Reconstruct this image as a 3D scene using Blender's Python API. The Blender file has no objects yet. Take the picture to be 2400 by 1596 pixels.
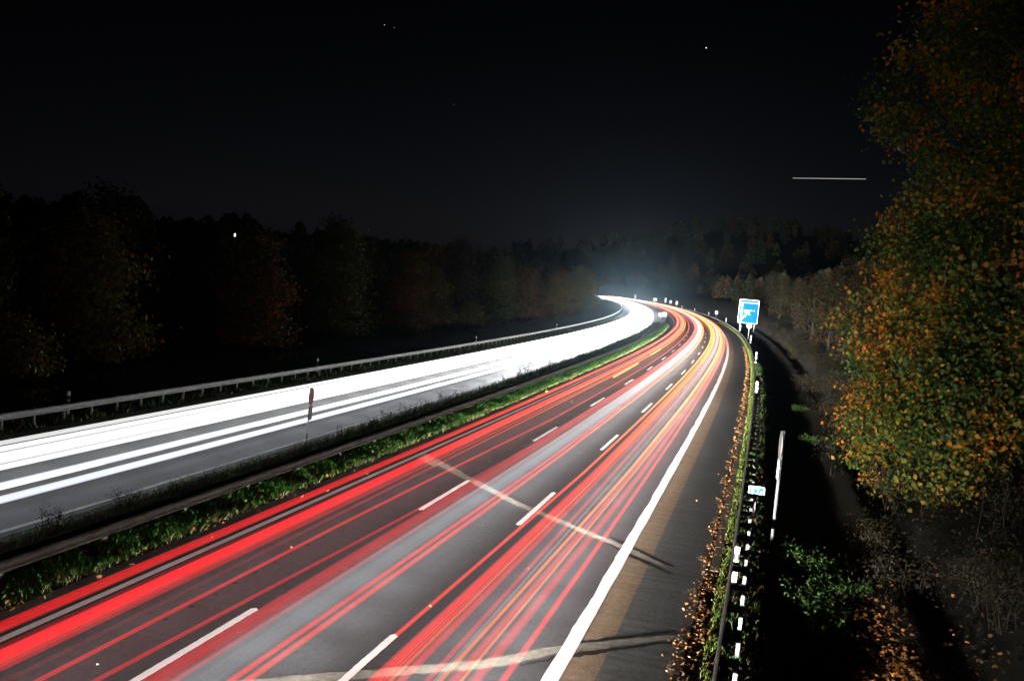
import bpy, math, random
import numpy as np

# ------------------------------------------------------------------ camera, sky, exposure
SC = bpy.context.scene
COL = SC.collection
CAM_H, PITCH, ROLL, LENS = 8.72638, 0.0648346, 0.0918580, 2351.5627 / 2400 * 36

fw = np.array([0, math.cos(PITCH), -math.sin(PITCH)])
rt = np.array([1.0, 0, 0]); up = np.cross(rt, fw)
c_, s_ = math.cos(ROLL), math.sin(ROLL)
rt2, up2 = c_ * rt + s_ * up, -s_ * rt + c_ * up
cam_data = bpy.data.cameras.new('camera')
cam_data.sensor_fit = 'HORIZONTAL'; cam_data.sensor_width = 36; cam_data.lens = LENS
cam_data.clip_start = 0.1; cam_data.clip_end = 8000
cam = bpy.data.objects.new('camera', cam_data); COL.objects.link(cam)
from mathutils import Matrix, Vector
M4 = Matrix.Identity(4)
for i in range(3):
    M4[i][0], M4[i][1], M4[i][2] = rt2[i], up2[i], -fw[i]
M4[2][3] = CAM_H
cam.matrix_world = M4
SC.camera = cam

world = bpy.data.worlds.new('World'); SC.world = world; world.use_nodes = True
wn = world.node_tree; wn.nodes.clear()
w_out = wn.nodes.new('ShaderNodeOutputWorld'); w_bg = wn.nodes.new('ShaderNodeBackground')
w_sky = wn.nodes.new('ShaderNodeTexSky'); w_sky.sky_type = 'NISHITA'
w_sky.sun_disc = False; w_sky.sun_elevation = math.radians(-7.4); w_sky.sun_rotation = math.radians(8)
w_sky.altitude = 300; w_sky.air_density = 1.0; w_sky.dust_density = 1.4; w_sky.ozone_density = 1.0
w_hsv = wn.nodes.new('ShaderNodeHueSaturation'); w_hsv.inputs['Saturation'].default_value = 0.25
wn.links.new(w_sky.outputs[0], w_hsv.inputs['Color'])
w_mul = wn.nodes.new('ShaderNodeMix'); w_mul.data_type = 'RGBA'; w_mul.blend_type = 'MULTIPLY'; w_mul.inputs[0].default_value = 1.0
w_mul.inputs[7].default_value = (0.80, 0.83, 1.16, 1)      # a cool night tint
wn.links.new(w_hsv.outputs[0], w_mul.inputs[6]); wn.links.new(w_mul.outputs[2], w_bg.inputs['Color']); w_bg.inputs['Strength'].default_value = 0.30
wn.links.new(w_bg.outputs[0], w_out.inputs['Surface'])

# the moon, very faint
sun_d = bpy.data.lights.new('moon_light', 'SUN'); sun_d.energy = 0.002; sun_d.angle = math.radians(0.5); sun_d.color = (0.8, 0.88, 1.0)
sun = bpy.data.objects.new('moon_light', sun_d); COL.objects.link(sun)
sun.rotation_euler = (math.radians(40), 0, math.radians(60))

vs = SC.view_settings
vs.view_transform = 'Standard'; vs.look = 'None'; vs.exposure = 0.0; vs.gamma = 1.0; vs.use_curve_mapping = False
cy = SC.cycles
cy.use_denoising = True
try: cy.denoiser = 'OPENIMAGEDENOISE'
except Exception: pass
cy.use_light_tree = True
cy.use_adaptive_sampling = True; cy.adaptive_threshold = 0.05; cy.adaptive_min_samples = 16
cy.max_bounces = 3; cy.diffuse_bounces = 1; cy.glossy_bounces = 2; cy.transmission_bounces = 2
cy.volume_bounces = 0; cy.transparent_max_bounces = 40
cy.sample_clamp_indirect = 3.0; cy.sample_clamp_direct = 0.0
cy.caustics_reflective = False; cy.caustics_refractive = False
cy.volume_step_rate = 4

HEAD_POWER = 240.0       # watts of one pair of passing car headlights
SPILL_POWER = 42.0      # watts of one added wide fill lamp
ONCOMING_POWER = 30.0
KERB_SHARE = 0.56
HAZE = 0.000022

# ------------------------------------------------------------------ the road's course
KN = np.array([-40, 30, 80, 130, 180, 230, 300, 380, 480, 600, 720, 840.])
KV = np.array([-0.000264, -0.000127, -0.000274, -0.000495, -0.000494, -0.000579, -0.000435, -0.000473, -0.000809, -0.0013, -0.001805, -0.002311])
DS = 4.0
S_ = np.arange(-40, 844, DS)
TH_ = 0.2597817 + np.cumsum(np.interp(S_, KN, KV)) * DS
X_ = -20.9245447 + np.concatenate([[0], np.cumsum(np.sin(TH_[:-1])) * DS])
Y_ = -20.0 + np.concatenate([[0], np.cumsum(np.cos(TH_[:-1])) * DS])

def heading(s): return np.interp(s, S_, TH_)

def P(s, o, z=0.0):
    """road coordinates (metres along, metres right of the left edge line, height) -> world"""
    s = np.asarray(s, float); th = heading(s)
    x = np.interp(s, S_, X_) + o * np.cos(th); y = np.interp(s, S_, Y_) - o * np.sin(th)
    return np.stack(np.broadcast_arrays(x, y, z), -1)

def rot_at(s): return -float(heading(s))       # z rotation that turns +Y along the road

rng = np.random.default_rng(7)
random.seed(7)

# ------------------------------------------------------------------ helpers
def tag(o, label=None, cat=None, group=None, kind=None):
    if label: o['label'] = label
    if cat: o['category'] = cat
    if group: o['group'] = group
    if kind: o['kind'] = kind
    return o

def empty(name, loc=(0, 0, 0), rz=0.0):
    o = bpy.data.objects.new(name, None); COL.objects.link(o)
    o.location = [float(v) for v in loc]; o.rotation_euler = (0, 0, rz); o.empty_display_size = 0.3
    return o

def link_mesh(name, me, mat=None, parent=None):
    o = bpy.data.objects.new(name, me); COL.objects.link(o)
    if mat is not None and len(me.materials) == 0: me.materials.append(mat)
    if parent is not None: o.parent = parent
    return o

def np_mesh(name, verts, faces, uv=None, attrs=None, cols=None, smooth=False):
    """verts (N,3), faces (F,k) with one k; uv per vertex, attrs per vertex floats, cols per vertex rgb"""
    verts = np.asarray(verts, np.float32); faces = np.asarray(faces, np.int32)
    me = bpy.data.meshes.new(name)
    F, k = faces.shape
    me.vertices.add(len(verts)); me.vertices.foreach_set('co', verts.ravel())
    me.loops.add(F * k); me.loops.foreach_set('vertex_index', faces.ravel())
    me.polygons.add(F); me.polygons.foreach_set('loop_start', np.arange(0, F * k, k, dtype=np.int32))
    try: me.polygons.foreach_set('loop_total', np.full(F, k, np.int32))
    except Exception: pass
    if smooth: me.polygons.foreach_set('use_smooth', np.ones(F, bool))
    if uv is not None:
        l = me.uv_layers.new(name='UVMap'); l.data.foreach_set('uv', np.asarray(uv, np.float32)[faces.ravel()].ravel())
    for n, a in (attrs or {}).items():
        t = me.attributes.new(n, 'FLOAT', 'POINT'); t.data.foreach_set('value', np.asarray(a, np.float32))
    if cols is not None:
        t = me.attributes.new('col', 'FLOAT_COLOR', 'POINT')
        t.data.foreach_set('color', np.concatenate([np.asarray(cols, np.float32), np.ones((len(verts), 1), np.float32)], 1).ravel())
    me.update(); me.validate()
    return me

class MB:
    """collects shapes into one mesh"""
    def __init__(self): self.v = []; self.f = []
    def add(self, vs, fs):
        b = len(self.v); self.v += [tuple(map(float, v)) for v in vs]; self.f += [tuple(b + i for i in f) for f in fs]; return self
    def box(self, c, d, rz=0.0):
        hx, hy, hz = d[0] / 2, d[1] / 2, d[2] / 2; ca, sa = math.cos(rz), math.sin(rz)
        vs = []
        for x, y, z in ((-1,-1,-1),(1,-1,-1),(1,1,-1),(-1,1,-1),(-1,-1,1),(1,-1,1),(1,1,1),(-1,1,1)):
            px, py = x * hx, y * hy
            vs.append((c[0] + px * ca - py * sa, c[1] + px * sa + py * ca, c[2] + z * hz))
        return self.add(vs, [(0,3,2,1),(4,5,6,7),(0,1,5,4),(1,2,6,5),(2,3,7,6),(3,0,4,7)])
    def tube(self, pts, radii, n=6, cap=True):
        pts = [Vector(p) for p in pts]
        if not hasattr(radii, '__len__'): radii = [radii] * len(pts)
        vs = []; fs = []
        for i, p in enumerate(pts):
            d = (pts[min(i + 1, len(pts) - 1)] - pts[max(i - 1, 0)]).normalized()
            a = d.orthogonal().normalized() if i == 0 else (a - d * a.dot(d)).normalized()
            b = d.cross(a)
            for k in range(n):
                t = 2 * math.pi * k / n
                vs.append(p + (a * math.cos(t) + b * math.sin(t)) * radii[i])
        for i in range(len(pts) - 1):
            for k in range(n):
                fs.append((i * n + k, i * n + (k + 1) % n, (i + 1) * n + (k + 1) % n, (i + 1) * n + k))
        if cap: fs.append(tuple(range(n))[::-1]); fs.append(tuple((len(pts) - 1) * n + k for k in range(n)))
        return self.add(vs, fs)
    def disc(self, c, r, thick, n=28):
        """round plate in the XZ plane, facing -Y"""
        vs = []; fs = []
        for y in (-thick / 2, thick / 2):
            for k in range(n):
                t = 2 * math.pi * k / n; vs.append((c[0] + r * math.cos(t), c[1] + y, c[2] + r * math.sin(t)))
        fs.append(tuple(range(n))); fs.append(tuple(range(n, 2 * n))[::-1])
        for k in range(n): fs.append((k, k + n, (k + 1) % n + n, (k + 1) % n))
        return self.add(vs, fs)
    def rplate(self, c, w, h, thick, r, n=5):
        """rounded plate in the XZ plane, facing -Y"""
        out = []
        for cx, cz, a0 in ((w/2-r, h/2-r, 0), (-w/2+r, h/2-r, 90), (-w/2+r, -h/2+r, 180), (w/2-r, -h/2+r, 270)):
            for k in range(n + 1):
                t = math.radians(a0 + 90 * k / n); out.append((cx + r * math.cos(t), cz + r * math.sin(t)))
        m = len(out); vs = [(c[0] + x, c[1] + y, c[2] + z) for y in (-thick/2, thick/2) for x, z in out]
        fs = [tuple(range(m)), tuple(range(m, 2*m))[::-1]] + [(k, k + m, (k+1) % m + m, (k+1) % m) for k in range(m)]
        return self.add(vs, fs)
    def mesh(self, name, smooth=False):
        me = bpy.data.meshes.new(name); me.from_pydata(self.v, [], self.f); me.update()
        if smooth:
            for p in me.polygons: p.use_smooth = True
        return me
    def build(self, name, mat, parent=None, smooth=False):
        return link_mesh(name, self.mesh(name, smooth), mat, parent)

def text_mesh(name, body, size, mat, parent, loc, align='LEFT', thick=0.004):
    """lettering standing in the XZ plane facing -Y"""
    cu = bpy.data.curves.new(name, 'FONT'); cu.body = body; cu.size = size; cu.align_x = align; cu.align_y = 'CENTER'; cu.extrude = thick; cu.resolution_u = 3
    tmp = bpy.data.objects.new(name + '_tmp', cu); COL.objects.link(tmp)
    dg = bpy.context.evaluated_depsgraph_get(); me = bpy.data.meshes.new_from_object(tmp.evaluated_get(dg))
    bpy.data.objects.remove(tmp); bpy.data.curves.remove(cu)
    me.materials.clear(); o = link_mesh(name, me, mat, parent)
    o.rotation_euler = (math.radians(90), 0, 0); o.location = loc
    return o

def copy_tree(o, parent=None):
    c = o.copy(); COL.objects.link(c); c.parent = parent
    for ch in list(o.children): copy_tree(ch, c)
    return c

# ------------------------------------------------------------------ materials
def mat_new(name):
    m = bpy.data.materials.new(name); m.use_nodes = True; nt = m.node_tree; nt.nodes.clear()
    out = nt.nodes.new('ShaderNodeOutputMaterial'); return m, nt, out

def N(nt, t, **kw):
    n = nt.nodes.new(t)
    for k, v in kw.items():
        if k == 'inp':
            for a, b in v.items(): n.inputs[a].default_value = b
        else: setattr(n, k, v)
    return n

def L(nt, a, b): nt.links.new(a, b)

def mapped(nt, scale, kind='UV'):
    tc = N(nt, 'ShaderNodeTexCoord'); mp = N(nt, 'ShaderNodeMapping'); mp.inputs['Scale'].default_value = scale
    L(nt, tc.outputs[kind], mp.inputs['Vector']); return mp.outputs[0]

def noise(nt, vec, scale, detail=4, rough=0.6):
    n = N(nt, 'ShaderNodeTexNoise'); n.inputs['Scale'].default_value = scale; n.inputs['Detail'].default_value = detail; n.inputs['Roughness'].default_value = rough
    L(nt, vec, n.inputs['Vector']); return n.outputs['Fac']

def ramp(nt, fac, stops):
    r = N(nt, 'ShaderNodeValToRGB'); e = r.color_ramp.elements
    while len(e) < len(stops): e.new(0.5)
    for i, (p, c) in enumerate(stops): e[i].position = p; e[i].color = (*c, 1) if len(c) == 3 else c
    L(nt, fac, r.inputs[0]); return r.outputs['Color']

def mixc(nt, fac, a, b, mode='MIX'):
    m = N(nt, 'ShaderNodeMix', data_type='RGBA', blend_type=mode)
    for v, i in ((fac, 0), (a, 6), (b, 7)):
        if hasattr(v, 'links'): L(nt, v, m.inputs[i])
        else: m.inputs[i].default_value = v if i == 0 else (*v, 1)
    return m.outputs[2]

def principled(nt, out, col, rough=0.7, spec=0.5, metal=0.0, bump=None, bstr=0.3, bdist=0.02):
    p = N(nt, 'ShaderNodeBsdfPrincipled')
    if hasattr(col, 'links'): L(nt, col, p.inputs['Base Color'])
    else: p.inputs['Base Color'].default_value = (*col, 1)
    if hasattr(rough, 'links'): L(nt, rough, p.inputs['Roughness'])
    else: p.inputs['Roughness'].default_value = rough
    p.inputs['Specular IOR Level'].default_value = spec; p.inputs['Metallic'].default_value = metal
    if bump is not None:
        b = N(nt, 'ShaderNodeBump'); b.inputs['Strength'].default_value = bstr; b.inputs['Distance'].default_value = bdist
        L(nt, bump, b.inputs['Height']); L(nt, b.outputs[0], p.inputs['Normal'])
    L(nt, p.outputs[0], out.inputs['Surface']); return p

def asphalt(name, dark, light, tint=None, cross=0.35, rough=0.5):
    m, nt, out = mat_new(name)
    fine = noise(nt, mapped(nt, (1, 0.7, 1)), 17, 4, 0.8)
    blot = noise(nt, mapped(nt, (0.5, 0.22, 1)), 1.0, 5, 0.6)
    wheel = noise(nt, mapped(nt, (1.6, 0.012, 1)), 1.2, 3, 0.55)
    mott = noise(nt, mapped(nt, (1, 0.6, 1)), 6.0, 4, 0.7)
    xl = noise(nt, mapped(nt, (0.14, 3.2, 1)), 1.0, 4, 0.65)
    col = ramp(nt, blot, [(0.3, dark), (0.72, light)])
    col = mixc(nt, 0.55, col, ramp(nt, wheel, [(0.32, [d * 0.6 for d in dark]), (0.68, [l * 1.15 for l in light])]))
    col = mixc(nt, cross, col, ramp(nt, xl, [(0.38, [d * 0.45 for d in dark]), (0.62, [l * 1.2 for l in light])]))
    col = mixc(nt, 0.5, col, ramp(nt, fine, [(0.35, [d * 0.5 for d in dark]), (0.7, [l * 1.5 for l in light])]))
    col = mixc(nt, 0.3, col, ramp(nt, mott, [(0.35, [d * 0.55 for d in dark]), (0.68, [l * 1.3 for l in light])]))
    if tint: col = mixc(nt, 0.6, col, tint, 'MULTIPLY')
    rr = N(nt, 'ShaderNodeMapRange', inp={'To Min': rough - 0.1, 'To Max': rough + 0.18}); L(nt, blot, rr.inputs['Value'])
    principled(nt, out, col, rr.outputs[0], 0.35, bump=fine, bstr=0.35, bdist=0.012)
    return m

def simple(name, col, rough=0.6, spec=0.4, metal=0.0, var=0.25, scale=6.0, bump=0.0, kind='Object'):
    m, nt, out = mat_new(name)
    n = noise(nt, mapped(nt, (1, 1, 1), kind), scale, 5, 0.65)
    c = ramp(nt, n, [(0.25, [v * (1 - var) for v in col]), (0.75, [min(1, v * (1 + var)) for v in col])])
    principled(nt, out, c, rough, spec, metal, bump=n if bump else None, bstr=bump)
    return m

def leafmat(name, trans=0.35, rough=0.6):
    m, nt, out = mat_new(name)
    a = N(nt, 'ShaderNodeAttribute', attribute_name='col')
    d = N(nt, 'ShaderNodeBsdfPrincipled'); d.inputs['Roughness'].default_value = rough; d.inputs['Specular IOR Level'].default_value = 0.3
    t = N(nt, 'ShaderNodeBsdfTranslucent'); mx = N(nt, 'ShaderNodeMixShader'); mx.inputs[0].default_value = trans
    L(nt, a.outputs['Color'], d.inputs['Base Color']); L(nt, a.outputs['Color'], t.inputs['Color'])
    L(nt, d.outputs[0], mx.inputs[1]); L(nt, t.outputs[0], mx.inputs[2]); L(nt, mx.outputs[0], out.inputs['Surface'])
    return m

def trailmat(name, core, hot, streak=0.0, soft=1.4, rim=None):
    """a lamp's long-exposure streak: light added to the air it passed through; 'glow' is brightness, 'warm' runs core -> hot"""
    m, nt, out = mat_new(name)
    g = N(nt, 'ShaderNodeAttribute', attribute_name='glow'); w = N(nt, 'ShaderNodeAttribute', attribute_name='warm')
    uv = N(nt, 'ShaderNodeTexCoord'); sep = N(nt, 'ShaderNodeSeparateXYZ'); L(nt, uv.outputs['UV'], sep.inputs[0])
    sq = N(nt, 'ShaderNodeMath', operation='POWER'); ab = N(nt, 'ShaderNodeMath', operation='ABSOLUTE')
    L(nt, sep.outputs[0], ab.inputs[0]); L(nt, ab.outputs[0], sq.inputs[0]); sq.inputs[1].default_value = 2.0
    inv = N(nt, 'ShaderNodeMath', operation='SUBTRACT', use_clamp=True); inv.inputs[0].default_value = 1.0; L(nt, sq.outputs[0], inv.inputs[1])
    pw = N(nt, 'ShaderNodeMath', operation='POWER'); L(nt, inv.outputs[0], pw.inputs[0]); pw.inputs[1].default_value = soft
    st = N(nt, 'ShaderNodeMath', operation='MULTIPLY'); L(nt, pw.outputs[0], st.inputs[0]); L(nt, g.outputs['Fac'], st.inputs[1])
    last = st.outputs[0]
    if streak:
        mp = mapped(nt, (1, 0.0025, 1)); n = noise(nt, mp, 5.5, 3, 0.7)
        mr = N(nt, 'ShaderNodeMapRange', inp={'From Min': 0.36, 'From Max': 0.64, 'To Min': 1 - streak, 'To Max': 1 + streak * 0.7}); L(nt, n, mr.inputs['Value'])
        mu = N(nt, 'ShaderNodeMath', operation='MULTIPLY'); L(nt, last, mu.inputs[0]); L(nt, mr.outputs[0], mu.inputs[1]); last = mu.outputs[0]
    col = mixc(nt, w.outputs['Fac'], core, hot)
    if rim: col = mixc(nt, sq.outputs[0], col, rim)
    em = N(nt, 'ShaderNodeEmission'); L(nt, col, em.inputs['Color']); L(nt, last, em.inputs['Strength'])
    tr = N(nt, 'ShaderNodeBsdfTransparent'); ad = N(nt, 'ShaderNodeAddShader')
    if name in ('tail_lamp_streak', 'tail_lamp_band', 'amber_lamp_streak', 'pale_smear', 'tail_lamp_warm_streak', 'tail_lamp_warm_band'): m.cycles.emission_sampling = 'NONE'
    L(nt, em.outputs[0], ad.inputs[0]); L(nt, tr.outputs[0], ad.inputs[1]); L(nt, ad.outputs[0], out.inputs['Surface'])
    return m

def emit(name, col, strength):
    m, nt, out = mat_new(name); e = N(nt, 'ShaderNodeEmission'); e.inputs['Color'].default_value = (*col, 1); e.inputs['Strength'].default_value = strength
    L(nt, e.outputs[0], out.inputs['Surface']); return m

M = {
    'lane': asphalt('asphalt_lanes', (0.040, 0.041, 0.044), (0.078, 0.079, 0.081), rough=0.5),
    'brown': asphalt('asphalt_brown_strip', (0.16, 0.108, 0.068), (0.29, 0.20, 0.13), cross=0.6, rough=0.6),
    'shoulder': asphalt('asphalt_hard_shoulder', (0.064, 0.061, 0.057), (0.142, 0.136, 0.128), cross=0.8, rough=0.6),
    'median_strip': asphalt('asphalt_median_strip', (0.085, 0.08, 0.072), (0.16, 0.15, 0.135), cross=0.2, rough=0.7),
    'lane_left': asphalt('asphalt_oncoming', (0.028, 0.031, 0.036), (0.052, 0.056, 0.062), rough=0.42),
    'concrete': simple('kerb_concrete', (0.17, 0.16, 0.14), 0.85, 0.2, var=0.4, scale=3, bump=0.3, kind='UV'),
    'patch': simple('repair_strip', (0.22, 0.20, 0.165), 0.8, 0.2, var=0.45, scale=4.0, bump=0.35),
    'tar': simple('tar_stain', (0.02, 0.02, 0.02), 0.6, 0.3, var=0.3),
    'steel': simple('galvanised_steel', (0.6, 0.61, 0.62), 0.5, 0.5, 0.0, var=0.22, scale=2.0),
    'steel_dark': simple('weathered_steel', (0.115, 0.105, 0.095), 0.6, 0.4, 0.3, var=0.4, scale=2.5),
    'post': simple('post_steel', (0.2, 0.2, 0.197), 0.55, 0.4, 0.15, var=0.2, scale=5),
    'white': simple('white_plastic', (0.8, 0.8, 0.8), 0.5, 0.4, var=0.06),
    'reflect': simple('white_reflective_sheet', (0.92, 0.92, 0.92), 0.4, 0.5, var=0.02),
    'black': simple('black_plastic', (0.015, 0.015, 0.015), 0.5, 0.4, var=0.1),
    'blue': simple('blue_sign_sheet', (0.0, 0.12, 0.60), 0.6, 0.05, var=0.05),
    'signback': simple('sign_back', (0.30, 0.27, 0.26), 0.6, 0.4, 0.1, var=0.2),
    'redback': simple('red_sign_sheet', (0.22, 0.012, 0.014), 0.8, 0.03, var=0.35, scale=3),  # tail-light red painted into the sign's disc and rim
    'brownplate': simple('brown_sign_plate', (0.07, 0.03, 0.028), 0.8, 0.05, var=0.5, scale=4),
    'bark': simple('bark', (0.045, 0.036, 0.028), 0.9, 0.1, var=0.45, scale=4, bump=0.6),
    'twig': simple('twigs', (0.035, 0.026, 0.018), 0.9, 0.1, var=0.4, scale=3),
    'soil': simple('verge_soil', (0.05, 0.045, 0.03), 0.95, 0.1, var=0.6, scale=2.2, bump=0.7, kind='UV'),
    'bank': simple('bank_soil', (0.022, 0.019, 0.013), 0.95, 0.1, var=0.6, scale=1.2, bump=0.8, kind='UV'),
    'hill': simple('hill_floor', (0.025, 0.025, 0.018), 0.95, 0.1, var=0.4, scale=0.02),
    'leaf': leafmat('leaf'),
    'grass': leafmat('grass_blades', 0.3, 0.55),
    'litter': leafmat('dead_leaves', 0.15, 0.75),
    'farleaf': leafmat('far_foliage', 0.1, 0.8),
    'star': emit('star_light', (0.9, 0.95, 1.0), 2.2),
    'plane': emit('aircraft_lamp', (1, 0.98, 0.95), 0.5),
    'bulb': emit('lamp_glow', (1.0, 0.95, 0.7), 2.0),
}
def paint_mat():
    m, nt, out = mat_new('road_paint')
    n = noise(nt, mapped(nt, (1, 1, 1), 'Object'), 9, 5, 0.7); n2 = noise(nt, mapped(nt, (1, 1, 1), 'Object'), 0.8, 3, 0.5)
    c = ramp(nt, n, [(0.25, (0.5, 0.49, 0.46)), (0.45, (0.86, 0.85, 0.82))])
    c = mixc(nt, 0.35, c, ramp(nt, n2, [(0.3, (0.5, 0.48, 0.44)), (0.6, (0.82, 0.82, 0.8))]))
    principled(nt, out, c, 0.6, 0.4, bump=n, bstr=0.2); return m
M['paint'] = paint_mat()
TM = {
    'red': trailmat('tail_lamp_streak', (1.0, 0.0, 0.010), (1.0, 0.14, 0.09), 0.0, 1.6),
    'redband': trailmat('tail_lamp_band', (1.0, 0.0, 0.010), (1.0, 0.16, 0.12), 0.75, 0.6),
    'redwarmband': trailmat('tail_lamp_warm_band', (1.0, 0.015, 0.025), (1.0, 0.28, 0.07), 0.7, 0.6),
    'redorange': trailmat('tail_lamp_warm_streak', (1.0, 0.02, 0.025), (1.0, 0.36, 0.07), 0.0, 1.6),
    'amber': trailmat('amber_lamp_streak', (1.0, 0.20, 0.03), (1.0, 0.38, 0.10), 0.0, 1.6),
    'white': trailmat('headlamp_band', (1.0, 1.0, 1.0), (1.0, 0.97, 0.92), 0.12, 0.22),
    'xenon': trailmat('xenon_streak', (1.0, 1.0, 1.0), (1.0, 1.0, 1.0), 0.0, 0.6, rim=(0.45, 0.62, 1.0)),
    'pale': trailmat('pale_smear', (0.80, 0.9, 1.0), (1.0, 0.93, 0.9), 0.25, 1.0),
}

# ------------------------------------------------------------------ setting: carriageways, verges, hills
SR = np.concatenate([np.arange(-38, 120, 2.0), np.arange(120, 320, 4.0), np.arange(320, 836, 8.0)])

def loft(name, os_, zf, mat, kind='structure', s=SR, parent=None):
    os_ = np.asarray(os_, float); n, k = len(s), len(os_)
    ss, oo = np.meshgrid(s, os_, indexing='ij'); zz = zf(ss, oo)
    v = P(ss.ravel(), oo.ravel(), zz.ravel())
    i = np.arange(n - 1)[:, None] * k + np.arange(k - 1)[None]; i = i.ravel()
    f = np.stack([i, i + 1, i + k + 1, i + k], 1)
    me = np_mesh(name, v, f, uv=np.stack([oo.ravel(), ss.ravel()], 1), smooth=True)
    o = link_mesh(name, me, mat, parent)
    if kind: o['kind'] = kind
    return o

flat = lambda z: (lambda s, o: np.full_like(s, z))
def wob(x, y):
    return (np.sin(x * 1.3 + y * 0.37) + np.sin(x * 0.51 - y * 0.83 + 1.3) + np.sin(x * 2.7 + y * 1.9 + 2.1) * 0.5) / 2.5
def prof(xs, zs, amp=0.0, o0=0, o1=1):
    return lambda s, o: np.interp(o, xs, zs) + amp * wob(s, o) * np.clip((o - o0) / (o1 - o0), 0, 1)

road = loft('road_carriageway', [-0.22, 1.8, 3.66, 7.3, 11.30], flat(0.0), M['lane'])
loft('road_median_strip', [-1.12, -0.6, -0.22], flat(0.0), M['median_strip'])
loft('road_shoulder_strip', [11.30, 11.7, 12.22], flat(0.0), M['brown'])
loft('road_hard_shoulder', [12.22, 13.1, 13.98], flat(0.0), M['shoulder'])
road_left = loft('road_oncoming_carriageway', [-15.7, -13, -9.3, -5.25], flat(0.0), M['lane_left'])
BANK_X = [13.98, 14.6, 15.6, 16.6, 17.6, 18.8, 19.8, 21, 23, 26, 30, 36, 45, 60]
BANK_Z = [-0.01, 0.03, -0.03, -0.55, -0.65, -0.35, 0.25, 1.2, 2.4, 3.8, 5.0, 6.2, 7.2, 8.0]
bank_z = prof(BANK_X, BANK_Z, 0.16, 15.5, 18)
loft('verge_right', BANK_X, bank_z, M['bank'])
LEFT_X = [-60, -45, -34, -26, -21, -18.5, -17, -15.7]
LEFT_Z = [2.2, 1.2, 0.4, -0.3, -0.35, -0.1, 0.02, -0.01]
left_z = lambda s, o: np.interp(o, LEFT_X, LEFT_Z) + 0.12 * wob(s, o) * np.clip((-16.5 - o) / 3, 0, 1)
loft('verge_left', LEFT_X, left_z, M['soil'])
MED_X = [-5.25, -5.0, -4.2, -3.2, -2.4, -1.7, -1.3, -1.12]
MED_Z = [-0.02, 0.05, 0.10, 0.12, 0.10, 0.07, 0.03, 0.0]
med_z = lambda s, o: np.interp(o, MED_X, MED_Z) + 0.03 * wob(s * 1.7, o * 2) * np.clip((-1.2 - o) / 0.5, 0, 1) * np.clip((o + 5.2) / 0.4, 0, 1)
loft('median_ground', MED_X, med_z, M['soil'])

def road_dist(x, y):
    d = np.full(x.shape, 1e9)
    for a, b in zip(X_[::3], Y_[::3]): d = np.minimum(d, np.hypot(x - a, y - b))
    return d
def sstep(a, b, x):
    t = np.clip((x - a) / (b - a), 0, 1); return t * t * (3 - 2 * t)
def hill_z(x, y):
    d = road_dist(x, y)
    z = -1.5 + 8 * sstep(40, 130, d) * (x > np.interp(y, Y_, X_)) + 3.0 * sstep(45, 160, d)
    z = z + 55 * np.exp(-(((x - 235) / 205) ** 2 + ((y - 900) / 260) ** 2)) * sstep(40, 170, d)
    z = z + 20 * np.exp(-(((x + 150) / 420) ** 2 + ((y - 1150) / 220) ** 2)) * sstep(60, 200, d)
    z = z + 12 * np.exp(-(((x + 330) / 170) ** 2 + ((y - 330) / 300) ** 2)) * sstep(60, 200, d)
    return z + 1.5 * wob(x / 40, y / 40) * sstep(60, 200, d)
gx = np.arange(-900, 901, 15.0); gy = np.arange(-60, 1600, 15.0)
GX, GY = np.meshgrid(gx, gy, indexing='ij')
GZ = hill_z(GX, GY)
ii = (np.arange(len(gx) - 1)[:, None] * len(gy) + np.arange(len(gy) - 1)[None]).ravel()
tag(link_mesh('ground_hills', np_mesh('ground_hills', np.stack([GX, GY, GZ], -1).reshape(-1, 3), np.stack([ii, ii + len(gy), ii + len(gy) + 1, ii + 1], 1), smooth=True), M['hill']), kind='structure')

# ------------------------------------------------------------------ markings, repairs
def ribbon(name, pts, widths, z, mat, parent, ragged=0.0, step=0.35, round_ends=0.0):
    """flat sheet along (s,o) points, real marking width"""
    pts = np.asarray(pts, float); seg = np.hypot(*np.diff(pts, axis=0).T); t = np.concatenate([[0], np.cumsum(seg)])
    n = max(2, int(t[-1] / step) + 1); tt = np.linspace(0, t[-1], n)
    s = np.interp(tt, t, pts[:, 0]); o = np.interp(tt, t, pts[:, 1]); w = np.interp(tt, t, widths) / 2
    ds, do = np.gradient(s), np.gradient(o); l = np.hypot(ds, do); ns, no = -do / l, ds / l
    a = w + ragged * rng.normal(size=n); b = w + ragged * rng.normal(size=n)
    if round_ends:
        e = np.minimum(tt, t[-1] - tt); k = np.sqrt(np.clip(1 - (1 - np.clip(e / round_ends, 0, 1)) ** 2, 0.02, 1)); a = a * k; b = b * k
    va = P(s + ns * a, o + no * a, z); vb = P(s - ns * b, o - no * b, z)
    i = np.arange(n - 1); f = np.stack([i, i + 1, n + i + 1, n + i], 1)
    return link_mesh(name, np_mesh(name, np.concatenate([va, vb]), f), mat, parent)

def long_line(name, o, w, s0, s1, z, parent, ragged=0.0):
    s = np.concatenate([np.arange(s0, min(130, s1), 0.4), np.arange(130, s1, 4.0)]) if ragged else SR[(SR >= s0) & (SR <= s1)]
    n = len(s); r = lambda: (np.convolve(rng.normal(size=n + 4), [.2] * 5, 'valid') * ragged * 1.8)
    va = P(s, o - w / 2 + r(), z); vb = P(s, o + w / 2 + r() * 0.3, z); i = np.arange(n - 1)
    return link_mesh(name, np_mesh(name, np.concatenate([va, vb]), np.stack([i, n + i, n + i + 1, i + 1], 1)), M['paint'], parent)

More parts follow.
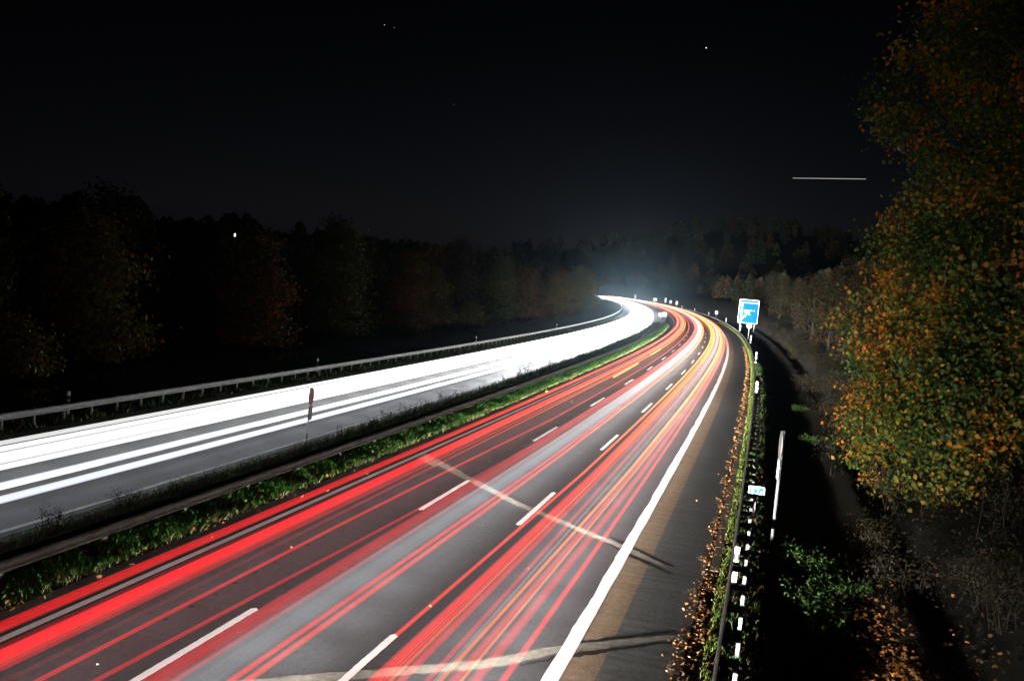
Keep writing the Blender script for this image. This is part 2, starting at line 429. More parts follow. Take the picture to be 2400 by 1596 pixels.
long_line('edge_line', 0.02, 0.20, -36, 700, 0.010, road)
long_line('edge_line', 11.32, 0.34, -36, 700, 0.010, road, ragged=0.022)
long_line('edge_line', -5.62, 0.18, -36, 600, 0.010, road_left, ragged=0.03)
long_line('edge_line', -12.95, 0.15, -36, 600, 0.010, road_left)
for o in (3.67, 7.33):
    for k in range(-3, 26):
        s0 = 18.45 + 18.05 * k
        ribbon('lane_dash', [(s0, o), (s0 + 6.2, o)], [0.19, 0.19], 0.010, M['paint'], road, ragged=0.004, step=0.1 if k < 4 else 0.5, round_ends=0.10)
for k in range(-2, 14):
    s0 = 12 + 18 * k
    ribbon('lane_dash', [(s0, -9.15), (s0 + 6, -9.15)], [0.18, 0.18], 0.010, M['paint'], road_left, step=1.0)
# diagonal repaired trench cuts across the lanes
ribbon('repair_strip', [(29.0, -0.1), (25.4, 3.1), (21.7, 6.5), (17.5, 11.45), (16.2, 12.75)], [0.62, 0.50, 0.42, 0.36, 0.24], 0.005, M['patch'], road, ragged=0.018, step=0.18)
ribbon('repair_strip', [(28.0, 0.15), (26.6, 1.6)], [0.30, 0.55], 0.0035, M['patch'], road, ragged=0.018, step=0.15)
ribbon('repair_strip', [(-2.4, -0.4), (3.3, 6.55), (6.0, 9.9), (7.7, 11.2), (10.2, 14.0)], [0.38, 0.42, 0.46, 0.36, 0.25], 0.005, M['patch'], road, ragged=0.02, step=0.18)
for d in (-0.42, 0.42):   # dark strips along the cuts where they reach the shoulder
    ribbon('tar_seam', [(18.4 + d, 10.6), (17.3 + d, 11.5), (15.9 + d, 13.0)], [0.05, 0.26, 0.12], 0.0045, M['tar'], road, ragged=0.03, step=0.15)
    ribbon('tar_seam', [(6.6 + d, 10.5), (7.6 + d, 11.3), (9.9 + d, 13.6)], [0.05, 0.26, 0.12], 0.0045, M['tar'], road, ragged=0.03, step=0.15)
for k in range(9):
    s0 = 4.9 + k * 1.05; ribbon('core_hole', [(s0 - 0.07, 2.25 + 0.03 * (k % 3)), (s0 + 0.07, 2.25 + 0.03 * (k % 3))], [0.13, 0.13], 0.006, M['tar'], road, step=0.02, round_ends=0.07)
# kerb stones at the outer edge of the hard shoulder
kerb = empty('kerb', P(16.5, 14.15)); tag(kerb, kind='structure')
kb_loc = kerb.location.copy()
def kerb_stone(s0, s1):
    a, b, c, d = P(s0 + 0.01, 14.12), P(s1 - 0.01, 14.12), P(s1 - 0.01, 14.40), P(s0 + 0.01, 14.40)
    mb = MB(); h = 0.05 + random.uniform(-0.008, 0.008)
    vs_ = [(p[0] - kb_loc[0], p[1] - kb_loc[1], z) for z in (-0.03, h) for p in (a, b, c, d)]
    mb.add(vs_, [(3, 2, 1, 0), (4, 5, 6, 7), (0, 1, 5, 4), (1, 2, 6, 5), (2, 3, 7, 6), (3, 0, 4, 7)])
    return mb.build('kerb_stone', M['concrete'], kerb)
for k in range(44): kerb_stone(16.5 + k * 1.5, 18.0 + k * 1.5)
for k in range(20): kerb_stone(82.5 + k * 12, 94.5 + k * 12)

# ------------------------------------------------------------------ guard rails
W_PROF = [(0.0, 0.155), (-0.05, 0.14), (-0.082, 0.105), (-0.082, 0.075), (-0.02, 0.03), (-0.02, -0.03), (-0.082, -0.075), (-0.082, -0.105), (-0.05, -0.14), (0.0, -0.155)]
def w_beam(s_list, o, z, side, thick=0.004):
    """corrugated beam along the road; side=+1 bulges to the right"""
    s = np.asarray(s_list, float); pr = np.array(W_PROF); k = len(pr)
    front = [P(s, o + side * -a, z + h) for a, h in pr]; back = [P(s, o + side * (-a - 0.012), z + h * 0.985) for a, h in pr]
    ring = front + back[::-1]; m = len(ring); n = len(s)
    v = np.stack(ring, 1).reshape(-1, 3); f = []
    for i in range(n - 1):
        for j in range(m): f.append((i * m + j, i * m + (j + 1) % m, (i + 1) * m + (j + 1) % m, (i + 1) * m + j))
    return v, f

def guard_rail(name, label, o, side, s0, s1, s_posts, mat, post_mat, post_o, ztop=0.75, both=False, post_step=2.0, seg=4.0, seg_to=180.0, base=lambda s: 0.0):
    root = empty(name, P(s0, o)); tag(root, label, 'guard rail'); inv = np.array(root.location)
    def beam(a, b, oo, sd):
        n = max(2, int((b - a) / 4) + 1)
        v, f = w_beam(np.linspace(a, b, n), oo, ztop - 0.155, sd)
        me = bpy.data.meshes.new('beam'); me.from_pydata([tuple(x) for x in v - inv], [], f); me.update()
        return link_mesh('beam', me, mat, root)
    lay = [(o, side)] + ([(o - side * 0.42, -side)] if both else [])
    for oo, sd in lay:
        a = s0
        while a < min(s1, seg_to): beam(a + 0.008, a + seg - 0.008, oo, sd); a += seg
        while a < s1: beam(a, min(a + 40, s1), oo, sd); a += 40
    k = s0 + 1.0
    pm = MB().box((0, 0, 0), (0.10, 0.055, 0.86)).box((0.0, 0.02, 0), (0.035, 0.07, 0.86)).mesh('post')
    pm.materials.append(post_mat)
    sp = MB().box((0, 0, 0), (abs(post_o - o) - 0.02, 0.09, 0.16)).mesh('spacer'); sp.materials.append(mat)
    while k < s_posts:
        th = rot_at(k); q = P(k, post_o) - inv
        p = link_mesh('post', pm, None, root); p.location = (q[0], q[1], ztop - 0.43 - 0.02); p.rotation_euler = (0, 0, th + random.uniform(-0.03, 0.03))
        if abs(post_o - o) > 0.15:
            q = P(k, (post_o + o) / 2) - inv
            c = link_mesh('spacer', sp, None, root); c.location = (q[0], q[1], ztop - 0.13); c.rotation_euler = (0, 0, th)
        k += post_step
    return root
guard_rail('guard_rail', 'grey steel guard rail along the leaf-strewn right shoulder', 14.82, -1, -12, 460, 92, M['steel_dark'], M['post'], 15.2)
guard_rail('guard_rail', 'bright galvanised guard rail on short posts along the far left verge', -16.35, 1, -12, 520, 130, M['steel'], M['steel'], -16.55, ztop=0.78)
guard_rail('guard_rail', 'dull double-sided guard rail in the overgrown median', -2.2, 1, -12, 330, 60, M['steel_dark'], M['steel_dark'], -2.41, ztop=0.72, both=True, post_step=4.0)

# ------------------------------------------------------------------ delineators
def delineator_master():
    r = empty('delineator_post')
    def tri(z0, z1, g=0.0):
        w, d = 0.075 + g, 0.06 + g
        return [(-w, -d, z0), (w, -d, z0), (w * 0.55, d, z0), (-w * 0.55, d, z0), (-w, -d, z1), (w, -d, z1), (w * 0.55, d, z1), (-w * 0.55, d, z1)]
    F = [(3, 2, 1, 0), (4, 5, 6, 7), (0, 1, 5, 4), (1, 2, 6, 5), (2, 3, 7, 6), (3, 0, 4, 7)]
    MB().add(tri(0, 0.68), F).build('shaft', M['white'], r)
    b = MB().add(tri(0.68, 0.88, 0.001), F).build('band', M['black'], r)
    MB().rplate((0, -0.064, 0.78), 0.05, 0.15, 0.006, 0.02).build('reflector', M['reflect'], b)
    t = tri(0.88, 1.05); t = t[:4] + [(x, y * 0.7, z + (0.04 if y < 0 else -0.02)) for x, y, z in t[4:]]
    MB().add(t, F).build('cap', M['reflect'], r)
    return r
DM = delineator_master(); first = True
def delineator(s, o, label, z=0.0, face=1, sc=1.0, group=None):
    global first
    r = DM if first else copy_tree(DM); first = False
    r.location = [float(v) for v in P(s, o, z)]; r.rotation_euler = (0, 0, rot_at(s) + (0 if face > 0 else math.pi)); r.scale = (sc, sc, sc)
    tag(r, label, 'delineator', group); return r
words = ['nearest the camera, before the first rail posts', 'second from the camera', 'third from the camera', 'fourth from the camera', 'fifth from the camera, below the big blue sign', 'sixth from the camera', 'seventh from the camera', 'eighth from the camera', 'ninth from the camera, farthest']
for (s, o), w in zip([(15.3, 14.9), (71.6, 14.95), (118.3, 15.05), (174, 15.5), (235, 16.1), (295, 16.2), (364, 16.0), (418, 15.6), (463, 14.9)], words):
    delineator(s, o, 'white delineator post at the right rail, ' + w, sc=1.0 if s < 20 else 1.25, z=0.12 if s < 60 else 0.3, group='white delineator posts along the right rail')
for s, w in ((25.8, 'nearest the camera'), (53.5, 'behind the red sign'), (97, 'third from the camera'), (150, 'farthest from the camera')):
    delineator(s, -17.0, 'thin dim delineator post behind the left guard rail, ' + w, face=-1, z=0.1, sc=1.05, group='dim delineator posts behind the left rail')

# ------------------------------------------------------------------ signs
def sign_root(name, s, o, label, cat, turn=0.0, z=0.0, group=None):
    r = empty(name, P(s, o, z), rot_at(s) + math.radians(turn)); return tag(r, label, cat, group)

big = sign_root('direction_sign', 241, 18.0, 'big blue direction sign with white border and arrow beside the far right lane', 'road sign', turn=-1)
for x in (-1.75, 1.75): MB().tube([(x, 0.12, -0.4), (x, 0.12, 7.3)], 0.09, 8).build('pole', M['steel'], big)
pl = MB().rplate((0, 0, 5.05), 4.85, 5.95, 0.05, 0.3).build('border', M['reflect'], big)
MB().rplate((0, -0.035, 5.05), 4.6, 5.7, 0.04, 0.24).build('panel', M['blue'], big)
sy = -0.062
text_mesh('lettering', 'Lüdenscheid-Süd', 0.60, M['reflect'], big, (-2.02, sy, 7.25))
MB().rplate((-1.72, sy, 6.72), 0.62, 0.36, 0.012, 0.06).build('route_badge', M['reflect'], big)
MB().rplate((-1.72, sy, 6.32), 0.62, 0.30, 0.012, 0.06).build('route_badge', M['reflect'], big)
ar = MB()
ar.add([(-1.86, sy, 2.5), (-1.52, sy, 2.5), (-1.54, sy, 5.55), (-1.38, sy, 5.5), (-1.69, sy, 6.1), (-2.0, sy, 5.5), (-1.84, sy, 5.55)], [(0, 1, 2, 6), (5, 6, 2, 3), (5, 3, 4)])
ar.add([(-1.53, sy - 0.004, 2.9), (-1.53, sy - 0.004, 3.35), (-0.95, sy - 0.004, 3.95), (-1.05, sy - 0.004, 4.10), (-0.42, sy - 0.004, 4.35), (-0.55, sy - 0.004, 3.62), (-0.70, sy - 0.004, 3.75)], [(0, 6, 2, 1), (5, 4, 3)])
ar.build('arrow', M['reflect'], big)
for b, x, z, sz in (('Lüdenscheid', -1.1, 5.35, 0.52), ('Brügge', -1.1, 4.85, 0.50), ('1 km', -0.35, 4.38, 0.44)):
    text_mesh('lettering', b, sz, M['reflect'], big, (x, sy, z))

rd = sign_root('round_sign', 197, 15.95, 'plain white round sign on a thin post in front of the big blue sign', 'road sign')
MB().tube([(0, 0.05, -0.2), (0, 0.05, 2.6)], 0.045, 8).build('pole', M['steel'], rd)
MB().disc((0, 0, 2.75), 0.52, 0.03).build('disc', M['reflect'], rd)

def post_sign(s, o, w, h, zc, label, round_=False, name='small_sign'):
    r = sign_root(name, s, o, label, 'road sign', group='small white signs along the far right lane')
    MB().tube([(0, 0.06, -0.2), (0, 0.06, zc)], 0.05, 6).build('pole', M['steel'], r)
    m = MB()
    (m.disc((0, 0, zc), w / 2, 0.03) if round_ else m.rplate((0, 0, zc), w, h, 0.03, min(w, h) * 0.2)); m.build('plate', M['reflect'], r)
    return r
post_sign(357, 18.1, 1.0, 1.2, 1.9, 'small pale square sign on a post between two far delineators')
post_sign(508, 18.5, 1.1, 1.9, 2.2, 'upright white sign at the far bend, nearest of the cluster')
post_sign(528, 18.5, 1.3, 1.5, 2.2, 'squat bluish-white sign at the far bend, second of the cluster')
post_sign(552, 20, 1.1, 2.6, 2.6, 'tall narrow white sign at the far bend, third of the cluster')
post_sign(575, 18.6, 2.3, 1.8, 2.2, 'broad white sign at the far bend, fourth of the cluster')
post_sign(628, 18.6, 1.1, 2.2, 2.4, 'farthest white sign at the bend beside the white glare')

md = sign_root('median_round_sign', 258, -3.6, 'white round sign with a grey plate in the far median', 'road sign')
MB().tube([(0, 0.05, -0.2), (0, 0.05, 2.1)], 0.05, 8).build('pole', M['steel'], md)
MB().disc((-0.1, 0, 1.75), 0.55, 0.03).build('disc', M['reflect'], md)
MB().rplate((0.95, 0.3, 1.9), 1.2, 1.3, 0.04, 0.1).build('plate', M['signback'], md)

def turned_sign(s, o, label, height, disc_r, mats, turn, plate_h, post_r=0.045, name='turned_sign'):
    r = sign_root(name, s, o, label, 'road sign', turn=turn)
    MB().tube([(0, 0.06, -0.2), (0, 0.06, height)], post_r, 8).build('pole', M['post'], r)
    d = MB().disc((0, 0, height - disc_r), disc_r, 0.03).build('disc', mats[0], r)
    MB().disc((0, 0.018, height - disc_r), disc_r * 0.985, 0.006).build('rim', mats[1], d)
    MB().rplate((0, 0, height - 2 * disc_r - plate_h / 2 - 0.05), 0.62, plate_h, 0.03, 0.05).build('plate', mats[2], r)
    for zz in (height - disc_r, height - 2 * disc_r - plate_h / 2): MB().box((0, 0.075, zz), (0.13, 0.05, 0.05)).build('clamp', M['steel'], r)
    return r
turned_sign(22.1, 15.98, 'tall grey post with a round sign and plate turned edge-on, right of the rail', 4.0, 0.5, (M['signback'], M['white'], M['white']), -86, 0.72, 0.055)
turned_sign(26.0, -4.45, 'red round sign above a brown plate, turned sideways on a thin median post', 2.85, 0.40, (M['redback'], M['redback'], M['brownplate']), 101, 0.62, 0.03)

km = sign_root('kilometre_sign', 26.4, 15.35, 'small blue sign reading 52,0 with white border behind the right rail', 'road sign')
MB().tube([(0, 0.05, -0.2), (0, 0.05, 0.78)], 0.03, 8).build('pole', M['post'], km)
MB().rplate((0, 0, 0.86), 0.66, 0.42, 0.02, 0.07).build('border', M['reflect'], km)
MB().rplate((0, -0.016, 0.86), 0.55, 0.31, 0.016, 0.04).build('panel', M['blue'], km)
text_mesh('lettering', '52', 0.36, M['reflect'], km, (-0.24, -0.03, 0.86)); text_mesh('lettering', ',0', 0.24, M['reflect'], km, (0.10, -0.03, 0.82))

# ------------------------------------------------------------------ light trails of passing cars
def trail(name, label, path, z, width, glow, mat, s0=-34, s1=640, height=0.10, warm=((-40, 0), (20, 0.1), (60, 0.8), (120, 1.0)), cat='light trail', group=None):
    s = SR[(SR >= s0) & (SR <= s1)]
    s = np.unique(np.concatenate([[s0], s, [s1]]))
    path = np.asarray(path, float); o = np.interp(s, path[:, 0], path[:, 1])
    w = np.interp(s, [a for a, _ in width], [b for _, b in width]) / 2 if hasattr(width, '__len__') else np.full_like(s, width / 2)
    gl = np.interp(s, [a for a, _ in glow], [b for _, b in glow]); wm = np.interp(s, [a for a, _ in warm], [b for _, b in warm])
    sec = [(-1, 0), (-0.5, 0.8), (0, 1), (0.5, 0.8), (1, 0), (0.5, -0.8), (0, -1), (-0.5, -0.8)]
    m = len(sec); n = len(s)
    v = np.stack([P(s, o + u * w, z + h * height / 2) for u, h in sec], 1).reshape(-1, 3)
    uv = np.stack([np.tile([u for u, _ in sec], n), np.repeat(s, m)], 1)
    i = np.arange(n - 1)[:, None] * m; j = np.arange(m)[None]; jn = (j + 1) % m
    f = np.stack([(i + j).ravel(), (i + jn).ravel(), (i + m + jn).ravel(), (i + m + j).ravel()], 1)
    me = np_mesh(name, v, f, uv=uv, attrs={'glow': np.repeat(gl, m) * 0.5, 'warm': np.repeat(wm, m)}, smooth=True)
    ob = link_mesh(name, me, TM[mat]); tag(ob, label, cat, group); return ob

GR = lambda a, b=None, c=None: ((-40, a), (25, a), (70, b or a * 1.8), (160, c or a * 3), (640, (c or a * 3) * 1.3))
RT = [  # offset path, width, brightness, material, label
    ([(0, 0.92), (60, 0.86), (300, 1.0)], 0.36, GR(0.55, 0.9, 1.6), 'redband', 'wide dull red streak hugging the left edge line'),
    ([(0, 1.10), (60, 0.84), (300, 1.0)], 0.05, GR(0.3, 1.0, 2.0), 'redorange', 'thin red-orange thread on the left edge line'),
    ([(0, 1.95), (50, 1.86), (300, 2.0)], 0.40, GR(1.0, 1.1, 1.8), 'redband', 'broadest bright red streak in the left lane'),
    ([(0, 1.66), (50, 1.64), (300, 1.7)], 0.06, GR(0.28, 0.5, 1.2), 'red', 'thin dark red thread left of the broadest red streak'),
    ([(0, 2.22), (50, 2.14), (300, 2.3)], 0.09, GR(0.8, 1.8, 3.0), 'redorange', 'narrow streak turning orange on the right flank of the broadest red streak'),
    ([(0, 2.36), (50, 2.45), (300, 2.5)], 0.14, GR(0.45, 0.8, 1.6), 'red', 'soft pinkish red streak right of the broadest red streak'),
    ([(0, 2.80), (20, 2.72), (50, 2.69), (300, 2.75)], 0.10, ((-40, 0.05), (5, 0.10), (25, 0.5), (70, 1.4), (160, 2.4), (640, 3)), 'redorange', 'faint red streak that brightens to orange with distance in the left lane'),
    ([(0, 3.26), (12, 3.3), (24, 3.49), (41, 3.86), (90, 4.0), (300, 3.4)], 0.09, GR(0.75, 0.95, 1.8), 'red', 'clean thin red streak left of the first lane dashes'),
    ([(0, 4.12), (6, 4.31), (15, 4.62), (30, 4.9), (300, 5.0)], 0.085, ((-40, 0.6), (14, 0.6), (30, 0.25), (60, 0.5), (640, 1)), 'red', 'thin red streak crossing under the nearest white dashes into the middle lane'),
    ([(0, 5.0), (34, 5.1), (300, 5.2)], 0.42, GR(0.36, 0.62, 1.5), 'redband', 'broad salmon streak at the left of the middle lane'),
    ([(0, 5.32), (34, 5.54), (300, 5.6)], 0.12, GR(0.36, 0.55, 1.4), 'red', 'narrow salmon streak bordering the pale middle lane smear'),
    ([(0, 6.20), (28, 6.40), (300, 6.5)], 0.17, GR(0.62, 0.9, 2.4), 'red', 'pink-red streak right of the pale middle lane smear'),
    ([(0, 6.46), (28, 6.64), (300, 6.75)], 0.19, GR(0.62, 0.85, 2.0), 'redorange', 'outermost pink-red streak of the middle lane'),
    ([(0, 8.02), (26, 8.31), (60, 8.35), (300, 8.3)], 0.12, ((-40, 0.8), (10, 0.9), (30, 1.8), (80, 3.0), (640, 5)), 'redorange', 'sharp orange-red streak starting at the second line of dashes'),
    ([(0, 8.62), (27, 8.80), (300, 8.7)], 0.36, GR(0.72, 1.3, 2.2), 'redwarmband', 'broad red streak at the left of the right lane'),
    ([(0, 8.84), (27, 8.95), (300, 8.85)], 0.035, GR(1.3, 1.9, 3.0), 'amber', 'hair-thin amber thread inside the broad red streak of the right lane'),
    ([(0, 9.00), (27, 9.08), (300, 9.0)], 0.20, GR(0.5, 0.7, 1.5), 'red', 'soft crimson streak in the right lane left of the grey gap'),
    ([(0, 9.48), (27, 9.44), (300, 9.4)], 0.15, GR(0.36, 0.55, 1.4), 'red', 'faint red streak in the middle of the right lane'),
    ([(0, 9.66), (27, 9.98), (60, 10.05), (300, 9.9)], 0.12, ((-40, 0.7), (10, 0.9), (30, 1.9), (80, 3.2), (640, 5)), 'amber', 'brightest amber-yellow streak of the right lane'),
    ([(0, 9.92), (27, 10.16), (300, 10.1)], 0.24, GR(0.42, 0.7, 1.6), 'redorange', 'soft red streak beside the brightest amber streak'),
    ([(0, 10.05), (27, 10.24), (60, 10.4), (300, 10.2)], 0.06, GR(1.0, 1.8, 3.2), 'amber', 'thin amber streak right of the brightest amber streak'),
    ([(0, 10.28), (27, 10.52), (300, 10.5)], 0.26, GR(0.42, 0.7, 1.6), 'red', 'soft crimson streak near the right edge of the right lane'),
    ([(0, 10.80), (28, 10.83), (90, 10.75), (300, 10.6)], 0.16, GR(0.75, 0.95, 2.0), 'red', 'lone clean red streak nearest the right edge line'),
]
for path, w, gl, m_, lab in RT:
    trail('light_trail', lab, path, 0.8, ((-40, w * 1.2), (25, w * 1.2), (120, w * 1.7), (640, w * 2.4)), [(a_, b_ * 1.3 * (0.7 if m_ == 'amber' else 1.0)) for a_, b_ in gl], m_, height=0.07 if w < 0.2 else 0.11, group='tail light streaks on the right carriageway')
trail('light_trail', 'short yellow-white blink streak in the left lane, nearer one', [(70, 2.95), (90, 2.9)], 0.8, 0.26, ((70, 3.2), (90, 3.2)), 'amber', 70, 89, warm=((0, 1), (100, 1)))
trail('light_trail', 'short yellow-white blink streak in the left lane, farther one', [(104, 2.7), (120, 2.7)], 0.8, 0.26, ((104, 3), (120, 3)), 'amber', 104, 119, warm=((0, 1), (200, 1)))
trail('light_trail', 'wide pale grey-blue smear filling the middle lane', [(0, 5.78), (30, 5.98), (300, 6.0)], 0.9, 0.95, ((-40, 0.09), (10, 0.17), (40, 0.40), (90, 1.1), (200, 1.8), (640, 2)), 'pale', height=0.3)  # added glow for blurred vehicle bodies and a brighter lane, not a lamp
trail('light_trail', 'faint pale smear in the right lane', [(0, 9.3), (30, 9.5), (300, 9.5)], 0.9, 0.75, ((-40, 0.03), (10, 0.05), (40, 0.10), (90, 0.3), (200, 0.8), (640, 1.2)), 'pale', height=0.3)  # the same added glow, weaker
trail('light_trail', 'hair-thin grey-white thread in the right lane', [(0, 9.6), (30, 9.72), (60, 9.8)], 0.8, 0.035, ((-40, 0.4), (30, 0.25), (60, 0.0)), 'pale', s1=60)

GWt = lambda a: ((-40, a * 0.6), (10, a * 0.65), (30, a * 0.8), (60, a * 1.4), (120, a * 2.5), (200, a * 3.5), (300, a * 4), (640, a * 5))
trail('light_trail', 'thin white headlight streak on the far edge of the oncoming lanes', [(0, -12.40), (300, -12.4)], 0.65, 0.44, GWt(1.3), 'white', group='white headlight streaks of oncoming cars', height=0.14)
for lab, a, b in (('white headlight band along the far side of the outer oncoming lane', -11.96, -11.30), ('broadest white headlight band in the middle of the outer oncoming lane', -11.24, -9.88), ('white headlight band along the near side of the outer oncoming lane', -9.82, -9.24)):
    trail('light_trail', lab, [(0, (a + b) / 2), (300, (a + b) / 2)], 0.65, ((-40, b - a), (15, b - a), (60, b - a + 0.12), (640, b - a + 0.3)), GWt(1.7), 'white', group='white headlight streaks of oncoming cars', height=0.14)
trail('light_trail', 'white headlight streak in the middle of the inner oncoming lane', [(0, -7.68), (300, -7.7)], 0.65, ((-40, 0.72), (60, 0.75), (160, 1.3), (640, 1.6)), GWt(1.7), 'xenon', group='white headlight streaks of oncoming cars', height=0.14)
trail('light_trail', 'blue-rimmed white headlight streak nearest the median', [(0, -6.50), (300, -6.5)], 0.65, ((-40, 0.66), (60, 0.7), (160, 1.2), (640, 1.5)), GWt(1.7), 'xenon', group='white headlight streaks of oncoming cars', height=0.14)

# headlights of the cars driving away: their beams point along the road, away from the camera
def headlight(s, o, z, power, spread, tilt, w, h, turn=0.0):  # also makes the added fill lamps further down
    ld = bpy.data.lights.new('headlight', 'AREA'); ld.shape = 'RECTANGLE'; ld.size = w; ld.size_y = h
    ld.energy = power; ld.spread = math.radians(spread); ld.color = (0.97, 0.985, 0.97)
    lo = bpy.data.objects.new('headlight', ld); COL.objects.link(lo)
    lo.location = [float(v) for v in P(s, o, z)]; lo.rotation_euler = (math.radians(90 + tilt), 0, rot_at(s) + turn)
for lane_o, share in ((1.9, 0.25), (5.6, 0.85), (9.4, 0.65)):
    s = -38.0
    while s < 520:
        step = 2.8 if s < 50 else 4.0 if s < 130 else 10.0 if s < 200 else 24.0
        headlight(s, lane_o, 0.68, HEAD_POWER * (step / 4.0) * share * float(np.interp(s, [-40, 10, 40, 100, 150, 220], [1.0, 1.1, 1.7, 2.2, 0.9, 0.15])), 34, -1.0, 2.3, 0.16)        # low beams of cars
        if lane_o > 9: headlight(s + 1.3, lane_o, 0.68, HEAD_POWER * (step / 4.0) * KERB_SHARE * (1.0 if s < 60 else 0.3 if s < 130 else 0.12), 40, -1.0, 1.5, 0.16, math.radians(-15))   # second lamps added for the low beams' kerb-side kick, brightening the shoulder
        s += step
s = -37.0
while s < 420:                                                                                  # added wide fill lamps in the right lane, for the trees and bank
    step = 5.0 if s < 70 else 12.0 if s < 160 else 26.0
    headlight(s, 9.4, 0.72, SPILL_POWER * (step / 5.0) * (1.0 if s < 60 else 0.12), 95, 9, 1.9, 0.2); s += step
# headlights of the oncoming cars, inside their own white streaks
for lane_o, pw in ((-10.6, 1.0), (-7.1, 0.6)):
    s = -6.0
    while s < 640:
        step = 5.0 if s < 160 else 10.0 if s < 240 else 24.0
        headlight(s, lane_o, 0.65, ONCOMING_POWER * (step / 6.0) * pw * (1.0 if s < 300 else 2.2), 32, -0.5, 1.3, 0.10, math.pi); s += step

# ------------------------------------------------------------------ vegetation
PAL = {
    'maple': [(0.36, 0.075, 0.008), (0.40, 0.13, 0.010), (0.30, 0.16, 0.015), (0.11, 0.13, 0.012), (0.05, 0.095, 0.010), (0.04, 0.07, 0.010), (0.035, 0.06, 0.010)],
    'green': [(0.06, 0.10, 0.02), (0.09, 0.12, 0.025), (0.12, 0.13, 0.03), (0.16, 0.13, 0.03)],
    'red': [(0.30, 0.06, 0.012), (0.24, 0.08, 0.015), (0.16, 0.09, 0.02), (0.10, 0.08, 0.02)],
    'yellow': [(0.24, 0.17, 0.03), (0.16, 0.14, 0.03), (0.10, 0.11, 0.025), (0.26, 0.12, 0.02)],
    'brown': [(0.045, 0.032, 0.019), (0.036, 0.027, 0.017), (0.05, 0.032, 0.015), (0.028, 0.027, 0.015)],
    'dusk': [(0.07, 0.035, 0.010), (0.05, 0.038, 0.012), (0.035, 0.032, 0.010), (0.025, 0.028, 0.010)],
    'umber': [(0.022, 0.017, 0.011), (0.03, 0.021, 0.011), (0.025, 0.027, 0.010), (0.05, 0.026, 0.010)],
    'bramble': [(0.05, 0.12, 0.02), (0.04, 0.09, 0.02), (0.07, 0.15, 0.03), (0.10, 0.14, 0.03)],
}
def leaves(centers, normals, size, cols, r, mode='maple'):
    """one small folded leaf per centre: 6 points, 4 triangles"""
    n = len(centers)
    a = r.normal(size=(n, 3)); nn = normals / np.linalg.norm(normals, axis=1, keepdims=True)
    a -= (a * nn).sum(1, keepdims=True) * nn; a /= np.linalg.norm(a, axis=1, keepdims=True); b = np.cross(nn, a)
    sz = size * r.uniform(0.6, 1.35, (n, 1))
    if mode == 'maple': loc = [(-0.5, 0, 0), (-0.15, 0.48, 0.10), (0.22, 0.34, 0.06), (0.62, 0, -0.08), (0.22, -0.34, 0.06), (-0.15, -0.48, 0.10)]
    else: loc = [(-0.5, 0, 0), (-0.2, 0.26, 0.05), (0.2, 0.24, 0.05), (0.6, 0, -0.06), (0.2, -0.24, 0.05), (-0.2, -0.26, 0.05)]
    v = np.stack([centers + sz * (x * a + y * b + z * nn) for x, y, z in loc], 1)
    f0 = np.array([(0, 1, 2), (0, 2, 3), (0, 3, 4), (0, 4, 5)])
    f = (np.arange(n)[:, None, None] * 6 + f0[None]).reshape(-1, 3)
    return v.reshape(-1, 3), f, np.repeat(cols, 6, 0)

def pick(pal, w, r):
    """colour for each leaf from clump value w in 0..1 with scatter"""
    p = np.array(PAL[pal]); k = np.clip(w * (len(p) - 1) + r.normal(size=len(w)) * 0.65, 0, len(p) - 1)
    i = np.floor(k).astype(int); j = np.minimum(i + 1, len(p) - 1); t = (k - i)[:, None]
    return (p[i] * (1 - t) + p[j] * t) * r.uniform(0.6, 1.25, (len(w), 1))

